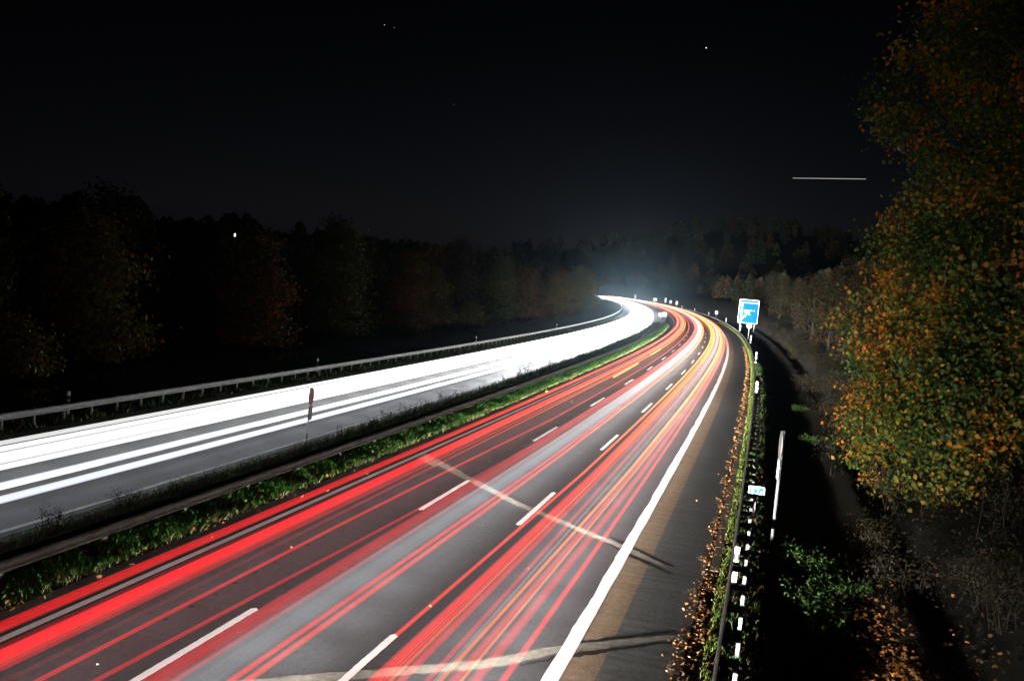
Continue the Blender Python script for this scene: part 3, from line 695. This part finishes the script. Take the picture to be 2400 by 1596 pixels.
def tree_meshes(name, seed, h, rad, n_cl, n_leaf, lsize, pal, low=0.12, spread=0.6, bare=0.0, top=0.55, mode='maple', cmul=1.0):
    r = np.random.default_rng(seed); rp = random.Random(seed)
    mb = MB()
    tr = 0.018 * h + 0.03
    pts = [Vector((0, 0, -0.4))]
    for k in range(1, 8): pts.append(Vector((rp.uniform(-.03, .03) * h * k / 7, rp.uniform(-.03, .03) * h * k / 7, h * 0.86 * k / 7)))
    mb.tube(pts, [tr * (1.35 if k == 0 else 1) * (1 - 0.11 * k) for k in range(8)], 7)
    cl = []
    for k in range(n_cl):
        t = low + (1 - low) * ((k + r.uniform()) / n_cl)
        env = rad * (math.sin(math.pi * min(1, (t - low * 0.6) / (1 - low * 0.6)) ** top) ** 0.7) * (0.82 + 0.3 * math.sin(seed + 5 * t * 3))
        ang = k * 2.39996 + r.normal() * 0.5; q = env * math.sqrt(r.uniform(0.12, 1.0)) * r.uniform(0.8, 1.12)
        cl.append((q * math.cos(ang), q * math.sin(ang), t * h))
    cl = np.array(cl)
    for k, c in enumerate(cl):
        if k % 2 and n_cl > 60: continue
        zb = max(low * h * 0.5, c[2] - np.hypot(c[0], c[1]) * rp.uniform(0.5, 1.0)); i = min(6, int(zb / (h * 0.86) * 7)); base = pts[i].lerp(pts[i + 1], 0.5) if zb > 0 else pts[1]
        base = Vector((base.x, base.y, min(zb, h * 0.84))); e = Vector(c); mid = base.lerp(e, 0.55) + Vector((rp.uniform(-.2, .2), rp.uniform(-.2, .2), rp.uniform(0, .3)))
        r0 = tr * 0.34 * (1 - 0.6 * c[2] / h); mb.tube([base, mid, e], [r0, r0 * 0.6, r0 * 0.2], 5, cap=False)
        for _ in range(2 if bare == 0 else 5):
            d = e + Vector((rp.uniform(-1, 1), rp.uniform(-1, 1), rp.uniform(-.5, .9))) * spread * 1.3; mb.tube([mid.lerp(e, rp.uniform(.3, 1)), d], [r0 * 0.25, r0 * 0.08], 3, cap=False)
    trunk = mb.mesh(name + '_trunk', True); trunk.materials.append(M['bark'])
    idx = r.integers(0, n_cl, n_leaf); off = r.normal(size=(n_leaf, 3)) * np.array([spread, spread, spread * 0.62])
    cen = cl[idx] + off; out = cen - np.array([0, 0, h * 0.5]); out[:, 2] *= 0.6
    nrm = out / (np.linalg.norm(out, axis=1, keepdims=True) + 1e-6) + r.normal(size=(n_leaf, 3)) * 0.8 + np.array([0, 0, 0.35])
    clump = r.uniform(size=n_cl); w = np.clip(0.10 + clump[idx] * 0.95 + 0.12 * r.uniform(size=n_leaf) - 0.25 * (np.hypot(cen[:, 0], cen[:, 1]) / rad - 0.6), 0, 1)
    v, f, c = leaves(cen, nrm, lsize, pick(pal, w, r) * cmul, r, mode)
    crown = np_mesh(name + '_crown', v, f, cols=c); crown.materials.append(M['leaf'])
    return trunk, crown

ORD = ['first', 'second', 'third', 'fourth', 'fifth', 'sixth', 'seventh', 'eighth', 'ninth', 'tenth', 'eleventh', 'twelfth', 'thirteenth', 'fourteenth', 'fifteenth', 'sixteenth', 'seventeenth', 'eighteenth', 'nineteenth', 'twentieth']
def place_tree(name, meshes, loc, rz, sc, label, cat='tree', group=None):
    o = empty(name, loc, rz); q_ = 0.9 + 0.22 * ((rz * 7.3) % 1.0) if group and 'left' in group else 1.0; o.scale = (sc / q_, sc * q_, sc * (1.9 - q_ * 0.9)); tag(o, label, cat, group)
    link_mesh('trunk', meshes[0], None, o); link_mesh('crown', meshes[1], None, o); return o

def bz(s, o): return float(bank_z(np.array(s, float), np.array(o, float)))
def lz(s, o): return float(left_z(np.array(s, float), np.array(o, float)))

# big autumn trees on the right bank
big_specs = [
    ('maple_tree', 11, 27.0, 6.4, 340, 46000, 0.175, 'maple', 35, 23.9, 'tall orange and green autumn tree overhanging the right bank, nearest the road'),
    ('maple_tree', 12, 27.0, 7.0, 280, 34000, 0.185, 'maple', 30, 27.8, 'tall dark green and orange tree at the right edge of the picture'),
    ('maple_tree', 13, 14.0, 4.4, 190, 19000, 0.17, 'maple', 28.5, 24.8, 'lower orange-leaved tree in front at the right edge'),
    ('maple_tree', 15, 6.8, 2.7, 80, 8000, 0.16, 'maple', 33, 21.9, 'small leafy orange and green tree low on the right bank'),
    ('maple_tree', 16, 7.5, 3.0, 80, 8000, 0.16, 'maple', 26.5, 22.6, 'small dark leafy tree at the lower right edge of the picture'),
    ('maple_tree', 17, 4.6, 2.3, 60, 5500, 0.15, 'maple', 29.8, 21.0, 'low spreading orange bush tree under the small leafy tree'),
    ('maple_tree', 18, 5.2, 2.5, 60, 5500, 0.15, 'maple', 24.2, 22.0, 'lowest dark bush tree at the bottom right of the bank'),
    ('maple_tree', 19, 4.2, 2.0, 50, 4500, 0.15, 'maple', 39, 21.2, 'low bush tree at the foot of the overhanging autumn tree'),
    ('maple_tree', 14, 11.0, 3.3, 130, 11000, 0.17, 'maple', 42, 23.2, 'lower reddish autumn tree behind the overhanging one on the bank'),
]
for nm, sd, h, rd_, nc, nl, ls, pal, s, o, lab in big_specs:
    place_tree(nm, tree_meshes('maple', sd, h, rd_, nc, nl, ls, pal, low=0.03, spread=0.58, top=0.72), P(s, o, bz(s, o) - 0.2), sd * 1.0, 1.0, lab, group='autumn trees on the right bank')

thin = [tree_meshes('thin', 30 + k, 9.0 + k, 2.6, 46, 3200, 0.19, p_, low=0.1, spread=0.55, bare=1) for k, p_ in enumerate(('umber', 'dusk', 'brown'))]
rt_trees = [(52, 25), (60, 23.5), (68, 27), (76, 24), (86, 26), (95, 23.6), (108, 26), (120, 24), (135, 27), (150, 24), (168, 26), (190, 25), (215, 27), (245, 26), (280, 27), (330, 28), (390, 29)]
for k, (s, o) in enumerate(rt_trees):
    place_tree('thin_tree', thin[k % 3], P(s, o, bz(s, o) - 0.2), k * 1.7, 0.8 + 0.09 * (k % 5), 'half-bare grey-brown tree on the right bank, %s from the camera along it' % ORD[k], group='half-bare trees along the right bank')

# left roadside trees
LV = {'green': tree_meshes('lt_green', 41, 9.5, 3.6, 110, 9000, 0.23, 'yellow', low=0.03, spread=0.75, cmul=0.6),
      'dark': tree_meshes('lt_dark', 42, 11.5, 3.4, 110, 8000, 0.24, 'green', low=0.04, spread=0.8, cmul=0.6),
      'red': tree_meshes('lt_red', 43, 9.0, 3.2, 110, 8000, 0.22, 'red', low=0.03, spread=0.75, cmul=0.6),
      'brown': tree_meshes('lt_brown', 44, 12.0, 3.4, 100, 6500, 0.24, 'brown', low=0.05, spread=0.8, cmul=0.9),
      'bush': tree_meshes('lt_bush', 45, 4.2, 2.6, 60, 4500, 0.2, 'yellow', low=0.02, spread=0.6, cmul=0.6)}
first_lab = {(0): 'broad olive-green tree, largest at the left of the dark roadside row', (4): 'low russet-leaved tree catching light behind the left rail', (2): 'low yellow-green bush at the foot of the left roadside trees'}
lt = [(40, -27.0, 'green', 1.0), (32, -30, 'dark', 1.0), (31, -24.6, 'bush', 0.9), (50, -33, 'brown', 1.0), (62, -26.8, 'red', 1.0), (70, -31, 'brown', 1.0), (47, -28.5, 'bush', 0.8), (82, -28, 'dark', 1.0),
      (92, -33, 'brown', 1.05), (104, -28, 'red', 1.0), (118, -30, 'green', 1.05), (130, -26.5, 'bush', 1.0), (140, -32, 'brown', 1.05), (155, -28, 'dark', 1.0), (172, -27, 'red', 1.0), (190, -30, 'brown', 1.0),
      (205, -26.5, 'green', 1.0), (225, -28, 'red', 1.1), (245, -29, 'yellow', 1.0), (262, -27, 'dark', 1.0), (285, -28, 'red', 1.0), (305, -30, 'brown', 1.1), (330, -28, 'green', 1.1), (360, -30, 'dark', 1.1), (400, -30, 'brown', 1.2), (440, -29, 'red', 1.1), (490, -30, 'dark', 1.2), (540, -30, 'brown', 1.2)]
LAB = {k_: v_ + ' behind the left rail' for k_, v_ in {'green': 'dim olive tree', 'dark': 'dim dark green tree', 'red': 'dim russet tree', 'brown': 'dim grey-brown tree', 'bush': 'low dim bush', 'yellow': 'dim olive tree'}.items()}
cnt = {}
for k, (s, o, kd, sc) in enumerate(lt):
    kk = 'green' if kd == 'yellow' else kd; cnt[kk] = cnt.get(kk, -1) + 1
    place_tree('bush' if kd == 'bush' else 'roadside_tree', LV[kk], P(s, o, lz(s, o) - 0.1), k * 2.3, sc * (0.95 + 0.1 * ((k * 7) % 5) / 4), first_lab.get(k) or LAB[kd] + ', %s of its kind from the left' % ORD[cnt[kk]], 'bush' if kd == 'bush' else 'tree', 'trees and bushes behind the left rail')

# far-off wood on both sides: one mass of crowns
def forest():
    r = np.random.default_rng(99)
    pos = []
    def left_band(n, s0, s1, o0, o1, h0, h1):
        for _ in range(n):
            s = r.uniform(s0, s1); o = r.uniform(o0, o1); q = P(s, o); z = max(float(hill_z(q[None, 0], q[None, 1])[0]), np.interp(o, [-60, -34], [2.2, 0.4]) if o > -60 else -9)
            pos.append((q[0], q[1], z, r.uniform(h0, h1), r.uniform() < 0.06))
    left_band(260, 45, 330, -62, -38, 9, 12); left_band(320, 60, 520, -150, -60, 10, 14); left_band(160, 300, 620, -80, -34, 10, 15)
    n = 0
    while n < 1500:
        x = r.uniform(-700, 700); y = r.uniform(250, 1250)
        q = np.array([x]); d = road_dist(q, np.array([y]))[0]
        if d < 55 or abs(x / y) > 0.62: continue
        if x < np.interp(y, Y_, X_) and d < 150: continue
        pos.append((x, y, float(hill_z(q, np.array([y]))[0]), r.uniform(10, 15), r.uniform() < 0.12)); n += 1
    def right_band(n, s0, s1, o0, o1):
        for _ in range(n):
            s = r.uniform(s0, s1); o = r.uniform(o0, o1); q = P(s, o); pos.append((q[0], q[1], bz(s, min(o, 60)), r.uniform(8, 12), r.uniform() < 0.1))
    right_band(150, 70, 500, 32, 62)
    V = []; F = []; C = []; b = 0
    for x, y, z, h, con in pos:
        m = 260 if y < 260 else 120
        t = r.uniform(0.12, 1, m); ang = r.uniform(0, 6.283, m)
        env = (1 - t) * 0.24 * h + 0.25 if con else 0.28 * h * np.sin(np.pi * np.clip(t, 0, 1) ** 0.7) ** 0.6 * r.uniform(0.55, 1.1, m)
        c = np.stack([x + env * np.cos(ang), y + env * np.sin(ang), z + t * h], 1); nr = np.stack([np.cos(ang), np.sin(ang), np.full(m, 0.4)], 1) + r.normal(size=(m, 3)) * 0.4
        base = np.array([(0.035, 0.045, 0.02), (0.06, 0.05, 0.025), (0.07, 0.045, 0.02)][r.integers(0, 3)]) if not con else np.array((0.02, 0.035, 0.018))
        v, f, cc = leaves(c, nr, (0.7 if m == 260 else 1.35) * h / 13, base * r.uniform(0.6, 1.3, (m, 1)), r)
        V.append(v); F.append(f + b); C.append(cc); b += len(v)
    o = link_mesh('far_wood', np_mesh('far_wood', np.concatenate(V), np.concatenate(F), cols=np.concatenate(C)), M['farleaf'])
    tag(o, 'dark wooded hillside and forest behind the motorway', 'wood', kind='stuff')
forest()

# ------------------------------------------------------------------ grass, weeds, litter
def blades(s, o, z, h, wid, lean, cols, r):
    n = len(s); b = P(s, o, z); ang = r.uniform(0, 6.283, n); dx = np.stack([np.cos(ang), np.sin(ang), np.zeros(n)], 1)
    la = r.uniform(0, 6.283, n); ld = np.stack([np.cos(la), np.sin(la), np.zeros(n)], 1) * (lean * h * r.uniform(0.2, 1, n))[:, None]
    up_ = np.zeros((n, 3)); up_[:, 2] = h
    w = (wid * r.uniform(0.6, 1.3, n))[:, None]
    v = np.stack([b - dx * w, b + dx * w, b + up_ * 0.6 + ld * 0.35 + dx * w * 0.7, b + up_ * 0.6 + ld * 0.35 - dx * w * 0.7, b + up_ + ld], 1)
    f0 = np.array([(0, 1, 2), (0, 2, 3), (3, 2, 4)])
    return v.reshape(-1, 3), (np.arange(n)[:, None, None] * 5 + f0[None]).reshape(-1, 3), np.repeat(cols, 5, 0)

def grass_field(name, label, n, s0, s1, o0, o1, zf, h, wid, cols, power=1.6, patch=0.5, lean=0.9, seed=1, cat='grass', smin=0.0):
    r = np.random.default_rng(seed)
    s = s0 + (s1 - s0) * r.uniform(size=n) ** power; o = r.uniform(o0, o1, n)
    pt = wob(s * 2.1 + seed, o * 3.3) * 0.5 + 0.5 + 0.3 * r.normal(size=n); k = pt > patch * 0.8
    s, o, pt = s[k], o[k], pt[k]
    hh = h * r.uniform(0.5, 1.25, len(s)) * (0.6 + 0.6 * np.clip(pt, 0, 1)) * (1 + s / 220)
    ww = wid * (1 + s / 60)
    ca = np.array(cols); ci = r.integers(0, len(ca), len(s)); c = ca[ci] * r.uniform(0.6, 1.3, (len(s), 1))
    v, f, cc = blades(s, o, zf(s, o) - 0.02, hh, ww, np.full(len(s), lean), c, r)
    ob = link_mesh(name, np_mesh(name, v, f, cols=cc), M['grass']); tag(ob, label, cat, kind='stuff'); return ob
GREEN = [(0.04, 0.17, 0.02), (0.035, 0.13, 0.015), (0.06, 0.21, 0.025), (0.10, 0.20, 0.04)]
STRAW = [(0.36, 0.34, 0.16), (0.30, 0.27, 0.13), (0.22, 0.26, 0.09), (0.16, 0.2, 0.06)]
DRY = [(0.16, 0.12, 0.07), (0.11, 0.085, 0.05), (0.09, 0.09, 0.04)]
grass_field('median_grass', 'bright green grass strip in the median beside the left lane', 110000, -4, 230, -2.6, -1.25, med_z, 0.15, 0.014, GREEN, patch=0.15, seed=3)
grass_field('pale_grass_edge', 'pale dry grass fringe along the paved median edge', 13000, -4, 230, -1.55, -1.13, med_z, 0.15, 0.012, STRAW, patch=0.55, lean=1.2, seed=4)
grass_field('dry_median_weeds', 'brown dry weeds on the dark half of the median', 34000, -2, 230, -4.9, -2.5, med_z, 0.30, 0.010, DRY + GREEN[:2] + STRAW[3:], patch=0.5, seed=5)
grass_field('right_moss_line', 'yellow-green grass and moss line at the foot of the right rail', 26000, 0, 300, 14.42, 14.85, lambda s, o: bank_z(s, o), 0.10, 0.013, [(0.13, 0.20, 0.03), (0.20, 0.22, 0.05), (0.08, 0.14, 0.02)], patch=0.3, seed=6)
grass_field('right_verge_grass', 'sparse grass behind the right rail posts', 16000, 0, 120, 14.9, 16.6, lambda s, o: bank_z(s, o), 0.17, 0.012, GREEN[:2] + DRY, patch=0.65, seed=7)
grass_field('left_verge_grass', 'sparse weeds and grass under the left guard rail', 16000, 8, 160, -18.2, -15.75, lambda s, o: left_z(s, o), 0.22, 0.016, GREEN[:2] + DRY + STRAW[2:], patch=0.68, seed=8, power=1.2)

def litter(name, label, n, fs, fo, zf, size, cols, seed):
    r = np.random.default_rng(seed); s = fs(r, n); o = fo(r, n, s); z = zf(s, o) + 0.02 + r.uniform(0, 0.03, n)
    nr = r.normal(size=(n, 3)) * 0.45 + np.array([0, 0, 1]); ca = np.array(cols)
    c = ca[r.integers(0, len(ca), n)] * r.uniform(0.5, 1.3, (n, 1))
    v, f, cc = leaves(P(s, o, z), nr, 1.0, c, r); ctr = np.repeat(P(s, o, z), 6, 0); v = ctr + (v - ctr) * np.repeat(size * (1 + s / 130), 6)[:, None]
    ob = link_mesh(name, np_mesh(name, v, f, cols=cc), M['litter']); tag(ob, label, 'leaves', kind='stuff'); return ob
ORANGE = [(0.42, 0.15, 0.03), (0.50, 0.22, 0.07), (0.30, 0.10, 0.03), (0.20, 0.09, 0.03), (0.45, 0.30, 0.16)]
zr = lambda s, o: np.where(o < 14, 0.002, bank_z(s, np.maximum(o, 13.98)))
litter('fallen_leaves', 'orange fallen leaves drifted along the right shoulder edge', 6000, lambda r, n: -2 + 165 * r.uniform(size=n) ** 1.8, lambda r, n, s: 14.12 + r.normal(size=n) * np.interp(s, [0, 20, 60], [0.28, 0.12, 0.09]) - 0.05 + 0.10 * np.sin(s * 1.3) + 0.08 * np.sin(s * 3.1), zr, 0.06, ORANGE + [(0.10, 0.055, 0.025), (0.07, 0.045, 0.025)], 21)
litter('leaves_behind_rail', 'orange fallen leaves between the right rail posts', 3000, lambda r, n: -2 + 95 * r.uniform(size=n) ** 1.7, lambda r, n, s: 15.1 + r.normal(size=n) * 0.4, zr, 0.08, ORANGE + [(0.08, 0.05, 0.025)], 22)
litter('leaves_on_bank', 'orange leaf litter on the lower right bank', 2600, lambda r, n: r.normal(size=n) * 4 + 10, lambda r, n, s: 18.4 + r.normal(size=n) * 0.8, lambda s, o: bank_z(s, np.maximum(o, 14)) + 0.1, 0.10, ORANGE[:4], 23)
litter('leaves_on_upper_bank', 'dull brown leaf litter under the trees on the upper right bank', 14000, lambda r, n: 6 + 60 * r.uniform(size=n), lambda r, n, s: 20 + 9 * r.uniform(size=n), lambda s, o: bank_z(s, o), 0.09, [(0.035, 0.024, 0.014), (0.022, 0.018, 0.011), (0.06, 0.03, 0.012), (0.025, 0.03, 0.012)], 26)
litter('leaves_in_median', 'scattered orange leaves in the median grass', 420, lambda r, n: 2 + 90 * r.uniform(size=n) ** 1.6, lambda r, n, s: -2.0 + r.normal(size=n) * 0.8, lambda s, o: med_z(s, np.clip(o, -5, -0.9)) + 0.06, 0.11, ORANGE, 24)
litter('leaves_on_lanes', 'few stray leaves lying on the lanes and hard shoulder', 45, lambda r, n: 2 + 60 * r.uniform(size=n) ** 1.3, lambda r, n, s: r.uniform(1, 13.9, n) ** 1.0, lambda s, o: np.full_like(s, 0.012), 0.05, ORANGE + [(0.7, 0.66, 0.5)], 25)

def shrub_meshes(name, seed, h, rad, stems, n_leaf, lsize, pal, mat_t='twig'):
    r = np.random.default_rng(seed); mb = MB(); tips = []
    for k in range(stems):
        a = r.uniform(0, 6.283); q = rad * math.sqrt(r.uniform()); b = Vector((q * 0.6 * math.cos(a + 0.5), q * 0.6 * math.sin(a + 0.5), -0.1)); hh = h * r.uniform(0.6, 1.1)
        e = Vector((q * math.cos(a), q * math.sin(a), hh)); m = b.lerp(e, 0.5) + Vector((r.normal() * 0.11 * h, r.normal() * 0.11 * h, 0.08 * h))
        mb.tube([b, m, e], [0.014, 0.010, 0.004], 4, cap=False); tips += [m, e, m.lerp(e, 0.5)]
        for _ in range(5):
            t = m.lerp(e, r.uniform(0, 0.8)); d = t + Vector((r.normal(), r.normal(), r.normal() * 0.7 + 0.3)) * 0.17 * h; mb.tube([t, d], [0.006, 0.002], 3, cap=False); tips.append(d)
    tw = mb.mesh(name + '_stems'); tw.materials.append(M[mat_t])
    tips = np.array([tuple(t) for t in tips]); idx = r.integers(0, len(tips), n_leaf)
    cen = tips[idx] + r.normal(size=(n_leaf, 3)) * 0.14 * h; cen[:, 2] = np.maximum(cen[:, 2], 0.03)
    nr = r.normal(size=(n_leaf, 3)) * 0.7 + np.array([0, 0, 0.8]); v, f, c = leaves(cen, nr, lsize, pick(pal, r.uniform(size=n_leaf), r), r, 'oval')
    lf = np_mesh(name + '_leaves', v, f, cols=c); lf.materials.append(M['leaf']); return tw, lf

def place_shrub(name, ms, loc, rz, sc, label, cat='shrub', group=None):
    o = empty(name, loc, rz); o.scale = (sc, sc, sc); tag(o, label, cat, group); link_mesh('stems', ms[0], None, o); link_mesh('foliage', ms[1], None, o); return o

weed = [shrub_meshes('weed', 60 + k, 0.75, 0.5, 13, 170, 0.05, 'brown') for k in range(3)]
for k, (s, o, sc) in enumerate([(12.4, -4.2, 1.0), (14.5, -3.5, 1.15), (16.3, -3.9, 0.8), (9.6, -4.6, 0.9), (30, -4.4, 0.9), (33, -4.3, 1.0), (36, -4.5, 1.0), (39, -4.4, 1.1), (42, -4.5, 1.0), (45.5, -4.4, 1.1), (49, -4.5, 0.9), (62, -4.4, 1.0), (66, -4.3, 1.3), (69.5, -4.4, 1.5), (73, -4.3, 1.5), (77, -4.2, 1.5), (81, -4.4, 1.3), (86, -4.4, 1.1), (95, -4.3, 1.1), (105, -4.4, 1.2), (118, -4.3, 1.2), (130, -4.3, 1.2), (150, -4.2, 1.3)]):
    place_shrub('median_weed', weed[k % 3], P(s, o, 0.05), k * 1.9, sc, 'brown leafy weed clump in the median near its left end' if k == 1 else ('dry brown weed clump in the dark half of the median, %s of the row' % ORD[k] if k < 12 else 'far dry brown weed clump in the dark half of the median'), 'shrub', 'dry weeds in the median')
br = [shrub_meshes('bramble', 70 + k, 0.62, 0.95, 26, 750, 0.085, 'bramble') for k in range(2)]
for k, (s, o, sc) in enumerate([(21.8, 17.2, 1.0), (20.2, 17.6, 1.15), (18.4, 17.5, 1.1), (16.6, 17.3, 1.1), (15.0, 17.4, 1.0), (13.4, 17.6, 0.9), (17.6, 18.5, 0.9), (52, 18.7, 0.9), (70, 18.6, 0.9)]):
    place_shrub('bramble_bush', br[k % 2], P(s, o, bz(s, o)), k * 1.3, sc, 'low green bramble bush below the right bank, %s in order from the thin sign post' % ORD[k] if k < 7 else 'small far green bramble bush below the right bank, ' + ('nearer one' if k == 7 else 'farther one'), 'shrub', 'green brambles below the right bank')
bk = [shrub_meshes('brush', 80 + k, 1.9, 1.2, 9, 1100, 0.085, p_) for k, p_ in enumerate(('umber', 'dusk', 'umber'))]
k = 0
for s in list(np.arange(10, 60, 2.6)) + list(np.arange(60, 150, 5.5)) + list(np.arange(150, 300, 13)):
    o = 20.6 + 1.1 * math.sin(k * 2.7) + (0.8 if k % 3 == 0 else 0) + (0.6 if s > 90 else 0)
    place_shrub('brush', bk[k % 3], P(s, o, bz(s, o) - 0.05), k * 1.1, 0.75 + 0.22 * (k % 4) / 2, ('tangled half-bare brush on the right bank, %s clump from the camera' % ORD[k]) if k < 20 else 'distant tangled brush on the right bank beyond the big autumn trees', 'shrub', 'brush along the right bank'); k += 1

# ------------------------------------------------------------------ lights in the distance, stars
lamp = empty('distant_lamp', (-27.3, 96.2, 1.3)); tag(lamp, 'single small yellowish lamp glowing in the dark left woods', 'lamp')
MB().tube([(0, 0, -2.5), (0, 0, 8.6)], [0.09, 0.06], 6).build('pole', M['steel_dark'], lamp)
sp_ = MB().tube([(0, 0, 8.62), (0, 0, 8.72), (0, 0, 8.86), (0, 0, 8.96)], [0.04, 0.08, 0.08, 0.04], 10).build('bulb', M['bulb'], lamp)

def ball(name, loc, r, mat, label, cat):
    mb = MB(); mb.tube([(0, 0, -r), (0, 0, -r * 0.7), (0, 0, 0), (0, 0, r * 0.7), (0, 0, r)], [r * 0.05, r * 0.7, r, r * 0.7, r * 0.05], 10)
    o = mb.build(name, mat); o.location = loc; tag(o, label, cat); return o
for loc, r, lab in (((-441.6, 2890.7, 678.8), 0.8, 'dim star high in the sky left of the middle'), ((470.0, 2882.4, 695.1), 1.5, 'brightest star, high above the big bend'), ((-231.9, 2953.0, 484.4), 0.9, 'dim lower star near the middle of the sky'), ((-414.0, 2895.8, 674.2), 0.5, 'faintest star beside the high left star')):
    ball('star', loc, r, M['star'], lab, 'star')
apl = MB(); a, b = Vector((753.1, 2883.2, 355.3)), Vector((941.8, 2826.0, 364.6)); apl.tube([a, a.lerp(b, 0.5), b], [0.7, 0.8, 0.7], 8)
tag(apl.build('aircraft_light_trail', M['plane']), 'thin straight white aircraft light line in the sky by the orange tree', 'light trail')

# ------------------------------------------------------------------ night air
if HAZE:
    hz = MB().box((0, 640, 54), (1780, 1880, 116)).build('haze', None); tag(hz, kind='stuff')
    m, nt, out = mat_new('night_air'); pv = N(nt, 'ShaderNodeVolumePrincipled'); pv.inputs['Density'].default_value = HAZE; pv.inputs['Color'].default_value = (0.55, 0.8, 1.0, 1); pv.inputs['Anisotropy'].default_value = 0.93
    L(nt, pv.outputs[0], out.inputs['Volume']); hz.data.materials.append(m)
